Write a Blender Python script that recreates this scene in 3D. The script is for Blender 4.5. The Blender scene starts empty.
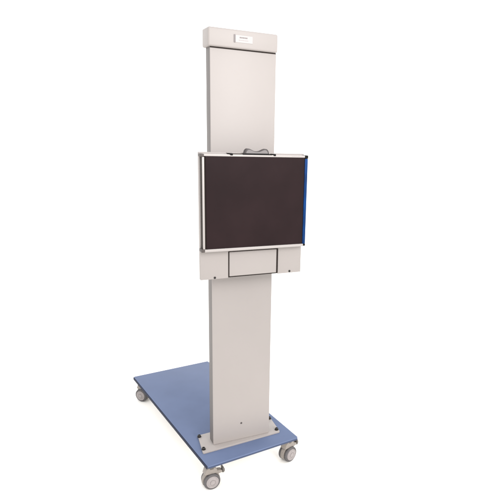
import bpy, bmesh, math, random
from mathutils import Vector, Matrix

S = bpy.context.scene
C = S.collection
random.seed(4)
HZ = 0.140                     # top of the rolling base above the floor

# ------------------------------------------------------------------ camera
yaw, pitch, roll = -0.4773, -0.2550, 0.03625
cyw, syw, cp, sp = math.cos(yaw), math.sin(yaw), math.cos(pitch), math.sin(pitch)
fwd = Vector((-syw*cp, cyw*cp, sp))
r0 = Vector((cyw, syw, 0.0))
u0 = r0.cross(fwd)
cr, sr = math.cos(roll), math.sin(roll)
rgt = cr*r0 + sr*u0
up = -sr*r0 + cr*u0
cam = bpy.data.cameras.new('camera')
camo = bpy.data.objects.new('camera', cam)
C.objects.link(camo)
M4 = Matrix((rgt, up, -fwd)).transposed().to_4x4()
M4.translation = Vector((-0.8208, -2.2005, 1.4207+HZ))
camo.matrix_world = M4
cam.sensor_width = 36.0
cam.lens = 546.2/500*36.0
cam.shift_x = -(306.54-250)/500
cam.shift_y = (278.06-250)/500
cam.clip_end = 500
S.camera = camo

# ------------------------------------------------------------------ white studio surround
W = bpy.data.worlds.new('World')
S.world = W
W.use_nodes = True
bg = W.node_tree.nodes['Background']
bg.inputs['Color'].default_value = (1.0, 1.0, 1.0, 1)
bg.inputs['Strength'].default_value = 1.75

def softbox(name, loc, target, sx, sy, power, col=(1, 1, 1)):
    L = bpy.data.lights.new(name, 'AREA')
    L.shape = 'RECTANGLE'; L.size = sx; L.size_y = sy
    L.energy = power; L.color = col
    o = bpy.data.objects.new(name, L); C.objects.link(o)
    o.location = loc
    o.rotation_euler = (Vector(target)-Vector(loc)).to_track_quat('-Z', 'Y').to_euler()
    return o
key = softbox('key_softbox', (0.45, -2.3, 2.35), (0, 0, 1.62), 1.0, 1.0, 6.6, (1, 0.99, 0.985))
key.data.spread = math.radians(60)
fill = softbox('added_low_fill', (0.5, -2.9, 0.95), (0.05, 0, -0.16), 0.9, 0.6, 2.1, (1, 0.96, 0.91))  # added unseen lamp, brightens the foot of the column
fill.data.spread = math.radians(30)

S.view_settings.view_transform = 'Standard'
S.view_settings.look = 'None'
S.view_settings.exposure = 0.0
S.view_settings.gamma = 1.0
S.render.engine = 'CYCLES'
S.cycles.max_bounces = 10

# ------------------------------------------------------------------ materials
def mat(name, col, rough=0.5, spec=0.4, metal=0.0, grain=0.0, grain_scale=900, var=0.0, var_scale=6, coat=0.0, coat_rough=0.1):
    m = bpy.data.materials.new(name); m.use_nodes = True
    nt = m.node_tree; b = nt.nodes['Principled BSDF']
    b.inputs['Base Color'].default_value = (*col, 1)
    b.inputs['Roughness'].default_value = rough
    b.inputs['Specular IOR Level'].default_value = spec
    b.inputs['Metallic'].default_value = metal
    b.inputs['Coat Weight'].default_value = coat
    b.inputs['Coat Roughness'].default_value = coat_rough
    tc = nt.nodes.new('ShaderNodeTexCoord')
    if var:
        n = nt.nodes.new('ShaderNodeTexNoise'); n.inputs['Scale'].default_value = var_scale
        n.inputs['Detail'].default_value = 5
        nt.links.new(tc.outputs['Object'], n.inputs['Vector'])
        mr = nt.nodes.new('ShaderNodeMapRange')
        mr.inputs['From Min'].default_value = 0.3; mr.inputs['From Max'].default_value = 0.7
        mr.inputs['To Min'].default_value = 1-var; mr.inputs['To Max'].default_value = 1+var
        nt.links.new(n.outputs['Fac'], mr.inputs['Value'])
        mx = nt.nodes.new('ShaderNodeVectorMath'); mx.operation = 'SCALE'
        mx.inputs[0].default_value = col
        nt.links.new(mr.outputs['Result'], mx.inputs['Scale'])
        nt.links.new(mx.outputs['Vector'], b.inputs['Base Color'])
    if grain:
        n2 = nt.nodes.new('ShaderNodeTexNoise'); n2.inputs['Scale'].default_value = grain_scale
        n2.inputs['Detail'].default_value = 2
        nt.links.new(tc.outputs['Object'], n2.inputs['Vector'])
        bp = nt.nodes.new('ShaderNodeBump'); bp.inputs['Strength'].default_value = grain
        bp.inputs['Distance'].default_value = 0.001
        nt.links.new(n2.outputs['Fac'], bp.inputs['Height'])
        nt.links.new(bp.outputs['Normal'], b.inputs['Normal'])
    return m

CREAM = (0.312, 0.283, 0.270)
M = dict(
    cream=mat('cream powder coat', CREAM, 0.45, 0.35, grain=0.18, var=0.02, var_scale=4),
    profile=mat('grey side profile', (0.140, 0.127, 0.122), 0.5, 0.25, grain=0.1, var=0.02),
    seam_shade=mat('dark seam', (0.022, 0.017, 0.015), 0.7, 0.08),  # drawer gaps, and the painted shadow under the cap
    blue=mat('blue base paint', (0.100, 0.131, 0.222), 0.5, 0.2, grain=0.2, grain_scale=500, var=0.05, var_scale=7),
    navy=mat('dark navy edge trim', (0.012, 0.017, 0.038), 0.6, 0.12),
    slate=mat('slate blue edge', (0.055, 0.070, 0.120), 0.6, 0.15),
    screen=mat('dark receptor face', (0.0160, 0.0085, 0.0093), 0.42, 0.085, grain=0.06, grain_scale=700, var=0.22, var_scale=5),
    channel=mat('dark olive channel', (0.030, 0.023, 0.019), 0.6, 0.12),
    alu=mat('pale aluminium', (0.357, 0.3272, 0.3145), 0.4, 0.4, metal=0.1, var=0.02),
    corner=mat('grey corner cap', (0.07, 0.058, 0.054), 0.5, 0.3),
    black=mat('black plastic', (0.005, 0.0045, 0.0045), 0.6, 0.12),
    bluefilm=mat('blue plastic strip', (0.0016, 0.030, 0.125), 0.35, 0.12, var=0.3, var_scale=14),
    handle=mat('grey handle plastic', (0.058, 0.050, 0.050), 0.5, 0.25),
    insert=mat('light grey grip', (0.1615, 0.147, 0.147), 0.5, 0.3),
    label=mat('white label', (0.3655, 0.34, 0.3357), 0.35, 0.3),
    ink=mat('grey ink', (0.20, 0.18, 0.18), 0.6, 0.2),
    inkpale=mat('pale ink', (0.33, 0.30, 0.30), 0.6, 0.2),
    bolt=mat('black bolt', (0.016, 0.014, 0.013), 0.35, 0.5, metal=0.4),
    tyre=mat('grey rubber tyre', (0.090, 0.085, 0.087), 0.65, 0.2, var=0.12, var_scale=60),
    hub=mat('pale grey hub', (0.255, 0.230, 0.228), 0.4, 0.3, var=0.08, var_scale=70),
    hood=mat('warm grey caster hood', (0.225, 0.200, 0.180), 0.45, 0.3, var=0.06, var_scale=60),
    under=mat('pale bounce underside', (0.75, 0.74, 0.73), 0.6, 0.2),  # pale tone added to bounce light onto the floor beneath the base
    steel=mat('zinc steel', (0.1105, 0.1003, 0.0918), 0.4, 0.4, metal=0.4),
    floor=mat('white studio sweep', (0.96, 0.945, 0.915), 1.0, 0.0),
)

# ------------------------------------------------------------------ mesh helpers
WO = {}                                   # world origin of each object built here
def obj(name, bm, m, parent=None, smooth=True, origin=None, angle=35):
    bmesh.ops.recalc_face_normals(bm, faces=bm.faces)
    me = bpy.data.meshes.new(name)
    if origin is None:
        xs = [v.co for v in bm.verts]
        origin = Vector([(min(c[i] for c in xs)+max(c[i] for c in xs))/2 for i in range(3)])
    origin = Vector(origin)
    bmesh.ops.translate(bm, verts=bm.verts, vec=-origin)
    if smooth:
        for f in bm.faces: f.smooth = True
        for e in bm.edges:
            if len(e.link_faces) == 2 and e.calc_face_angle(0) > math.radians(angle): e.smooth = False
    bm.to_mesh(me); bm.free()
    for mm in (m if isinstance(m, (list, tuple)) else [m]): me.materials.append(mm)
    o = bpy.data.objects.new(name, me); C.objects.link(o)
    if parent:
        o.parent = parent; o.location = origin-WO[parent.name]
    else: o.location = origin
    WO[o.name] = origin
    return o

def add_box(bm, x0, x1, y0, y1, z0, z1, bev=0.0, seg=3):
    z0 += HZ; z1 += HZ
    t = bmesh.new()
    bmesh.ops.create_cube(t, size=1)
    for v in t.verts:
        v.co = Vector((x0 if v.co.x < 0 else x1, y0 if v.co.y < 0 else y1, z0 if v.co.z < 0 else z1))
    if bev: bmesh.ops.bevel(t, geom=t.edges[:], offset=bev, segments=seg, profile=0.5, affect='EDGES')
    tmp = bpy.data.meshes.new('t'); t.to_mesh(tmp); t.free()
    bm.from_mesh(tmp); bpy.data.meshes.remove(tmp)
def box(*a, **k):
    bm = bmesh.new(); add_box(bm, *a, **k); return bm

def add_prism(bm, pts, axis, a0, a1, bev=0.0, seg=2):
    """pts: outline; axis 'z' (pts are x,y) or 'y' (pts are x,z)."""
    t = bmesh.new()
    if axis == 'z': f = lambda p, a: Vector((p[0], p[1], a+HZ))
    else: f = lambda p, a: Vector((p[0], a, p[1]+HZ))
    A = [t.verts.new(f(p, a0)) for p in pts]; B = [t.verts.new(f(p, a1)) for p in pts]
    t.faces.new(A); t.faces.new(B[::-1])
    n = len(pts)
    for i in range(n): t.faces.new((A[i], A[(i+1) % n], B[(i+1) % n], B[i]))
    bmesh.ops.recalc_face_normals(t, faces=t.faces)
    if bev: bmesh.ops.bevel(t, geom=t.edges[:], offset=bev, segments=seg, profile=0.5, affect='EDGES')
    tmp = bpy.data.meshes.new('t'); t.to_mesh(tmp); t.free()
    bm.from_mesh(tmp); bpy.data.meshes.remove(tmp)
def prism(*a, **k):
    bm = bmesh.new(); add_prism(bm, *a, **k); return bm

def add_lathe(bm, prof, mtx, n=40):
    """prof: list of (radius, height along local axis z); mtx places it."""
    rings = []
    for r, h in prof:
        if r < 1e-6: rings.append([bm.verts.new(mtx @ Vector((0, 0, h)))])
        else: rings.append([bm.verts.new(mtx @ Vector((r*math.cos(2*math.pi*i/n), r*math.sin(2*math.pi*i/n), h))) for i in range(n)])
    for a, b in zip(rings, rings[1:]):
        for i in range(n):
            j = (i+1) % n
            if len(a) == 1 and len(b) == 1: continue
            if len(a) == 1: bm.faces.new((a[0], b[i], b[j]))
            elif len(b) == 1: bm.faces.new((a[i], a[j], b[0]))
            else: bm.faces.new((a[i], a[j], b[j], b[i]))
def lathe(prof, mtx, n=40):
    bm = bmesh.new(); add_lathe(bm, prof, mtx, n); return bm
FRONT = Matrix(((1, 0, 0), (0, 0, -1), (0, 1, 0))).to_4x4()     # local z -> world -y
def at(x, y, z, rot=None):
    m = Matrix.Translation((x, y, z+HZ))
    return m @ rot if rot else m

# ------------------------------------------------------------------ setting
bm = bmesh.new()
R = 60.0
vs = [bm.verts.new((R*math.cos(2*math.pi*i/64), R*math.sin(2*math.pi*i/64), 0)) for i in range(64)]
bm.faces.new(vs)
fl = obj('floor', bm, M['floor'], smooth=False, origin=(0, 0, 0)); fl['kind'] = 'structure'

# ------------------------------------------------------------------ the stand
root = bpy.data.objects.new('xray_stand', None); C.objects.link(root)
root['label'] = 'mobile x-ray wall stand with cream column, dark image receptor and blue wheeled base'
root['category'] = 'x-ray stand'
WO[root.name] = Vector((0, 0, 0))
root.empty_display_size = 0.2

# --- rolling base
TH = 0.1256
bc, bs = math.cos(TH), math.sin(TH)
def B(u, v): return (-0.2110+u*bc-v*bs, -0.1430+u*bs+v*bc)
BW, BD = 0.474, 1.060
def rounded(pts, r, n=5):
    out = []
    k = len(pts)
    for i in range(k):
        p = Vector(pts[i]); a = (Vector(pts[i-1])-p).normalized(); b = (Vector(pts[(i+1) % k])-p).normalized()
        ang = a.angle(b); d = r/math.tan(ang/2)
        c = p+(a+b).normalized()*(r/math.sin(ang/2))
        s, e = p+a*d-c, p+b*d-c
        th = s.angle(e)
        for j in range(n+1):
            t = j/n
            q = (s*math.sin((1-t)*th)+e*math.sin(t*th))/math.sin(th)
            out.append(tuple(c+q))
    return out
base = obj('base_plate', prism(rounded([B(0, 0), B(BW, 0), B(BW, BD), B(0, BD)], 0.008), 'z', -0.0105, 0, bev=0.0012), [M['blue'], M['under']], root)
for p in base.data.polygons:
    if p.center.z < -0.0045 and abs(p.normal.z) > 0.9: p.material_index = 1
bm = prism([B(-0.003, 0.004), B(-0.0002, 0.004), B(-0.0002, BD-0.004), B(-0.003, BD-0.004)], 'z', -0.0155, -0.0015)
obj('edge_trim', bm, M['navy'], base, smooth=False)
bm = bmesh.new()
add_prism(bm, [B(0.003, -0.0018), B(BW-0.003, -0.0018), B(BW-0.003, -0.0002), B(0.003, -0.0002)], 'z', -0.0125, -0.0065)
obj('edge_trim', bm, M['slate'], base, smooth=False)
# stiffening frame under the plate
bm = bmesh.new()
for u0_, u1_, v0_, v1_ in ((0.10, 0.13, 0.1, BD-0.1), (BW-0.13, BW-0.10, 0.1, BD-0.1)):
    add_prism(bm, [B(u0_, v0_), B(u1_, v0_), B(u1_, v1_), B(u0_, v1_)], 'z', -0.034, -0.0108)
obj('stiffener', bm, M['under'], base, smooth=False)

# --- casters
def HOODARM(bm):
    pts = [(0.018, 0.062), (0.050, 0.067), (0.0522, 0.0742), (0.048, 0.079), (0.018, 0.084)]
    add_prism(bm, [(px, pz-HZ) for px, pz in pts], 'y', -0.0125, 0.0125, bev=0.002)
def caster(u, v, rz, brake=True):
    x, y = B(u, v)
    Tm = Matrix.Translation((x, y, 0)) @ Matrix.Rotation(rz, 4, 'Z')
    TOP = HZ-0.0108
    r = 0.0385
    # swivel head: flange and neck
    bm = lathe([(0, TOP), (0.028, TOP), (0.028, TOP-0.005), (0.020, TOP-0.007), (0.017, TOP-0.018), (0.021, TOP-0.022), (0.021, TOP-0.030), (0, TOP-0.030)][::-1], Tm, 32)
    cs = obj('caster', bm, M['steel'], root)
    # hood over and between the two wheels
    bm = bmesh.new()
    prof = []
    for i in range(17):
        a = math.radians(-28+i*(228/16))
        prof.append((math.cos(a)*0.0410, math.sin(a)*0.0455+r))
    prof += [(-0.030, 0.020), (-0.012, 0.012), (0.018, 0.014)]
    t = bmesh.new()
    A = [t.verts.new((px, -0.0103, pz)) for px, pz in prof]; Bv = [t.verts.new((px, 0.0103, pz)) for px, pz in prof]
    t.faces.new(A); t.faces.new(Bv[::-1])
    for i in range(len(prof)): t.faces.new((A[i], A[(i+1) % len(prof)], Bv[(i+1) % len(prof)], Bv[i]))
    bmesh.ops.recalc_face_normals(t, faces=t.faces)
    bmesh.ops.bevel(t, geom=t.edges[:], offset=0.0018, segments=2, profile=0.5, affect='EDGES')
    # (arm that carries the brake pedal)
    if brake: HOODARM(bm)
    # shoulder pieces rising to the neck
    tmp = bpy.data.meshes.new('t'); t.to_mesh(tmp); t.free(); bm.from_mesh(tmp); bpy.data.meshes.remove(tmp)
    t = bmesh.new()
    shoulder = [(-0.034, 0.074), (0.030, 0.074), (0.023, 0.098), (0.012, 0.106), (-0.016, 0.106), (-0.026, 0.098)]
    A = [t.verts.new((px, -0.019, pz)) for px, pz in shoulder]; Bv = [t.verts.new((px, 0.019, pz)) for px, pz in shoulder]
    t.faces.new(A); t.faces.new(Bv[::-1])
    for i in range(6): t.faces.new((A[i], A[(i+1) % 6], Bv[(i+1) % 6], Bv[i]))
    bmesh.ops.recalc_face_normals(t, faces=t.faces)
    bmesh.ops.bevel(t, geom=t.edges[:], offset=0.004, segments=3, profile=0.5, affect='EDGES')
    tmp = bpy.data.meshes.new('t'); t.to_mesh(tmp); t.free(); bm.from_mesh(tmp); bpy.data.meshes.remove(tmp)
    bmesh.ops.transform(bm, matrix=Tm, verts=bm.verts)
    obj('hood', bm, M['hood'], cs)
    for s in (-1, 1):
        # local z of the lathe points outwards along s * y
        X = Tm @ Matrix.Translation((0, s*0.0115, r)) @ (FRONT if s < 0 else FRONT @ Matrix.Rotation(math.pi, 4, 'X'))
        bm = lathe([(0.010, 0.0), (0.032, 0.0), (0.0365, 0.0015), (0.0385, 0.005), (0.0385, 0.010), (0.037, 0.0135), (0.0335, 0.0155), (0.0305, 0.0158), (0.0295, 0.0146), (0.010, 0.0146)], X, 48)
        obj('tyre', bm, M['tyre'], cs)
        bm = lathe([(0.0293, 0.0148), (0.0287, 0.0176), (0.0273, 0.0183), (0.0238, 0.0170), (0.0218, 0.0182), (0.014, 0.0200), (0.0135, 0.0188), (0.0115, 0.0188), (0.0110, 0.0208), (0, 0.0215)], X, 48)
        obj('hub', bm, M['hub'], cs)
    if brake:
        bm = bmesh.new()
        t = bmesh.new()
        arm = [(0.0505, 0.066), (0.0560, 0.0635), (0.0625, 0.069), (0.0635, 0.080), (0.0595, 0.0885), (0.0530, 0.0895), (0.0510, 0.083), (0.0530, 0.0745)]
        A = [t.verts.new((px, -0.013, pz)) for px, pz in arm]; Bv = [t.verts.new((px, 0.013, pz)) for px, pz in arm]
        t.faces.new(A); t.faces.new(Bv[::-1])
        for i in range(8): t.faces.new((A[i], A[(i+1) % 8], Bv[(i+1) % 8], Bv[i]))
        bmesh.ops.recalc_face_normals(t, faces=t.faces)
        bmesh.ops.bevel(t, geom=t.edges[:], offset=0.0015, segments=2, profile=0.5, affect='EDGES')
        tmp = bpy.data.meshes.new('t'); t.to_mesh(tmp); t.free(); bm.from_mesh(tmp); bpy.data.meshes.remove(tmp)
        bmesh.ops.transform(bm, matrix=Tm, verts=bm.verts)
        obj('brake_pedal', bm, M['steel'], cs)
    return cs
caster(0.034, 0.046, 0.02)
caster(BW-0.027, 0.049, 0.36)
caster(0.040, BD-0.045, -0.85, False)
caster(BW-0.036, BD-0.045, -0.3, False)

# --- foot plate with its four bolts
fq = [(-0.203, -0.044), (0.195, -0.011), (0.205, 0.144), (-0.183, 0.111)]
foot = obj('foot_plate', prism(rounded(fq, 0.006), 'z', 0.0, 0.008, bev=0.0012), M['cream'], root)
for x, y in ((-0.180, 0.096), (-0.192, -0.016), (0.196, 0.124), (0.186, 0.010)):
    bm = lathe([(0.0100, 0), (0.0100, 0.0015), (0.0078, 0.002), (0.0078, 0.0075), (0.0066, 0.0095), (0.0042, 0.0095), (0.0042, 0.0055), (0, 0.0055)], at(x, y, 0.008), 24)
    obj('bolt', bm, M['bolt'], foot)

# --- column: grey profile behind a cream front cover
D = 0.060
col = obj('column', box(-0.1385, 0.1385, 0.0045, D, 0.008, 1.745, bev=0.002), M['profile'], root)
obj('front_cover', box(-0.140, 0.140, 0.0, 0.0044, 0.0085, 1.7385, bev=0.0016), M['cream'], col)
obj('cap_shadow_strip', box(-0.1392, 0.1392, 0.0012, 0.0043, 1.7386, 1.7425), M['seam_shade'], col, smooth=False)  # shadow below the cap lip, put in as a dark strip
obj('screw', lathe([(0.0045, 0), (0.0045, 0.0012), (0.0030, 0.0020), (0, 0.0020)], at(-0.003, 0, 0.092, FRONT), 20), M['handle'], col)

# --- cap
cap = obj('column_cap', box(-0.1495, 0.1425, -0.010, D+0.012, 1.7428, 1.8125, bev=0.007, seg=4), M['cream'], root)
yl = -0.0104
lab = obj('label_plate', box(-0.0395, 0.0325, yl-0.0008, yl, 1.7655, 1.7925, bev=0.0003, seg=1), M['label'], cap)
obj('label_edge', box(-0.0462, -0.0398, yl-0.0014, yl, 1.7645, 1.7935), M['ink'], cap, smooth=False)
bm = bmesh.new()
xx = -0.0225
for i, wd in enumerate((0.0058, 0.0050, 0.0062, 0.0050, 0.0056)):
    add_box(bm, xx, xx+wd, yl-0.00105, yl-0.0009, 1.7815, 1.7862); xx += wd+0.0012
obj('lettering', bm, M['ink'], cap, smooth=False)
bm = bmesh.new()
xx = -0.026
for wd in (0.007, 0.004, 0.009, 0.005, 0.008):
    add_box(bm, xx, xx+wd, yl-0.00105, yl-0.0009, 1.7728, 1.7754); xx += wd+0.0016
obj('lettering', bm, M['inkpale'], cap, smooth=False)

# --- receptor carrier: plate, carriage behind, drawer front
Y0, Y1 = -0.120, -0.101
pl, pr, pz0, pz1 = -0.2240, 0.2235, 0.8415, 1.3465
dl_, dr_, dz0_, dz1_ = -0.1075, 0.1150, 0.8415, 0.9535
outline = [(pl, pz0), (dl_, pz0), (dl_, dz1_), (dr_, dz1_), (dr_, pz0), (pr, pz0), (pr, pz1), (pl, pz1)]
plate = obj('carrier_plate', prism(outline, 'y', Y0, Y1, bev=0.0016), M['cream'], root)
obj('carriage', box(-0.10, 0.10, Y1+0.0002, -0.0005, 0.96, 1.26, bev=0.004), M['profile'], plate)
obj('recess_back', box(dl_-0.002, dr_+0.002, Y1+0.0003, Y1+0.003, 0.8435, 0.958), M['seam_shade'], plate, smooth=False)
bm = box(dl_+0.0048, dr_-0.0085, Y0-0.002, Y1-0.001, 0.8485, dz1_-0.003, bev=0.0018)
obj('drawer_front', bm, M['cream'], plate)
bm = box(dl_+0.0002, dr_-0.0002, Y0+0.003, Y1-0.0005, 0.8435, 0.8472)
add_box(bm, dl_+0.0002, dl_+0.0045, Y0+0.002, Y1-0.0005, 0.8473, dz1_-0.0004)
add_box(bm, dr_-0.0075, dr_-0.0002, Y0+0.002, Y1-0.0005, 0.8473, dz1_-0.0004)
obj('drawer_gap', bm, M['seam_shade'], plate, smooth=False)
for x, z in ((-0.165, 0.8475), (0.170, 0.8490)):
    obj('screw', lathe([(0.0048, 0), (0.0048, 0.0012), (0.0034, 0.0022), (0, 0.0022)], at(x, Y0, z, FRONT), 20), M['bolt'], plate)

# --- image receptor
YF = -0.154
Lx, Rx, Zb, Zt = -0.2270, 0.2240, 0.9630, 1.3410
rec = obj('image_receptor', box(-0.2075, 0.2112, YF+0.003, Y0-0.0005, 0.9745, 1.3325), M['screen'], root)
obj('side_channel', box(-0.2195, -0.2078, YF+0.0062, Y0-0.0006, Zb+0.012, Zt-0.011), M['channel'], rec, smooth=False)
obj('frame_bar', box(-0.2212, -0.2140, YF, YF+0.0060, Zb+0.0122, Zt-0.0112, bev=0.001), M['alu'], rec)
obj('frame_bar', box(Lx+0.012, Rx-0.0132, YF, Y0-0.0006, 1.3328, Zt, bev=0.0012), M['alu'], rec)
obj('frame_bar', box(Lx+0.012, Rx-0.0095, YF-0.001, Y0-0.0006, Zb, 0.9738, bev=0.0012), M['alu'], rec)
obj('edge_strip', box(0.2118, Rx, YF-0.0005, Y0-0.0006, Zb+0.0105, Zt-0.0125, bev=0.0012), M['bluefilm'], rec)
obj('corner_cap', box(Lx-0.001, Lx+0.0118, YF-0.0012, Y0-0.0006, Zt-0.0108, Zt+0.0004, bev=0.002), M['corner'], rec)
obj('corner_cap', box(Lx-0.001, Lx+0.0118, YF-0.0012, Y0-0.0006, Zb-0.0006, Zb+0.0118, bev=0.002), M['corner'], rec)
obj('corner_cap', box(Rx-0.013, Rx+0.0012, YF-0.0014, Y0-0.0006, Zt-0.0122, Zt+0.0008, bev=0.002), M['black'], rec)
obj('corner_cap', box(Rx-0.0093, Rx+0.0006, YF-0.0012, Y0-0.0006, Zb+0.0012, Zb+0.0102, bev=0.002), M['black'], rec)
# slot rail, clips and carrying handle on the top edge
obj('slot_rail', box(-0.100, 0.064, YF+0.002, YF+0.022, Zt+0.0002, Zt+0.0028, bev=0.0006, seg=1), M['channel'], rec)
for xa, xb, sgn in ((-0.1215, -0.1005, 1), (0.0645, 0.0800, -1)):
    pts = [(xa, Zt+0.0046), (xb, Zt+0.0040), (xb, Zt-0.0038), (xb-0.008, Zt-0.0040)]
    obj('clip', prism(pts, 'y', YF-0.0016, YF+0.024, bev=0.0006, seg=1), M['black'], rec)
hz0 = Zt+0.0028
def hprof(ins=0.0):
    top = []
    n = 28
    for i in range(n+1):
        t = i/n; x = -0.0515+t*0.104
        e = min(t, 1-t)
        # two horns with a shallow sagging grip between them
        hgt = 0.0215*(1-math.exp(-e/0.045)) if e < 0.13 else 0.0
        if e >= 0.13:
            s = (e-0.13)/0.37
            hgt = 0.0215*(1-math.exp(-0.13/0.045))-0.0105*(0.5-0.5*math.cos(math.pi*min(1, s*1.15)))
        top.append((x*(1-ins*6), hz0+hgt*(1-ins*14)))
    return [(0.054*(1-ins*6), hz0+ins*0.12), ] + top[::-1] + [(-0.053*(1-ins*6), hz0+ins*0.12)]
obj('handle', prism(hprof(), 'y', YF+0.002, YF+0.024, bev=0.0012), M['handle'], rec)
obj('handle_grip', prism(hprof(0.016), 'y', YF+0.0008, YF+0.0019), M['insert'], rec)
obj('handle_base', box(-0.0600, 0.0640, YF-0.0012, YF-0.0002, Zt-0.0008, hz0+0.0012), M['black'], rec, smooth=False)
bm = bmesh.new()
xx = 0.152
for wd in (0.005, 0.007, 0.004, 0.008):
    add_box(bm, xx, xx+wd, YF-0.0003, YF-0.0001, 1.3365, 1.3385); xx += wd+0.003
obj('marking', bm, M['inkpale'], rec, smooth=False)
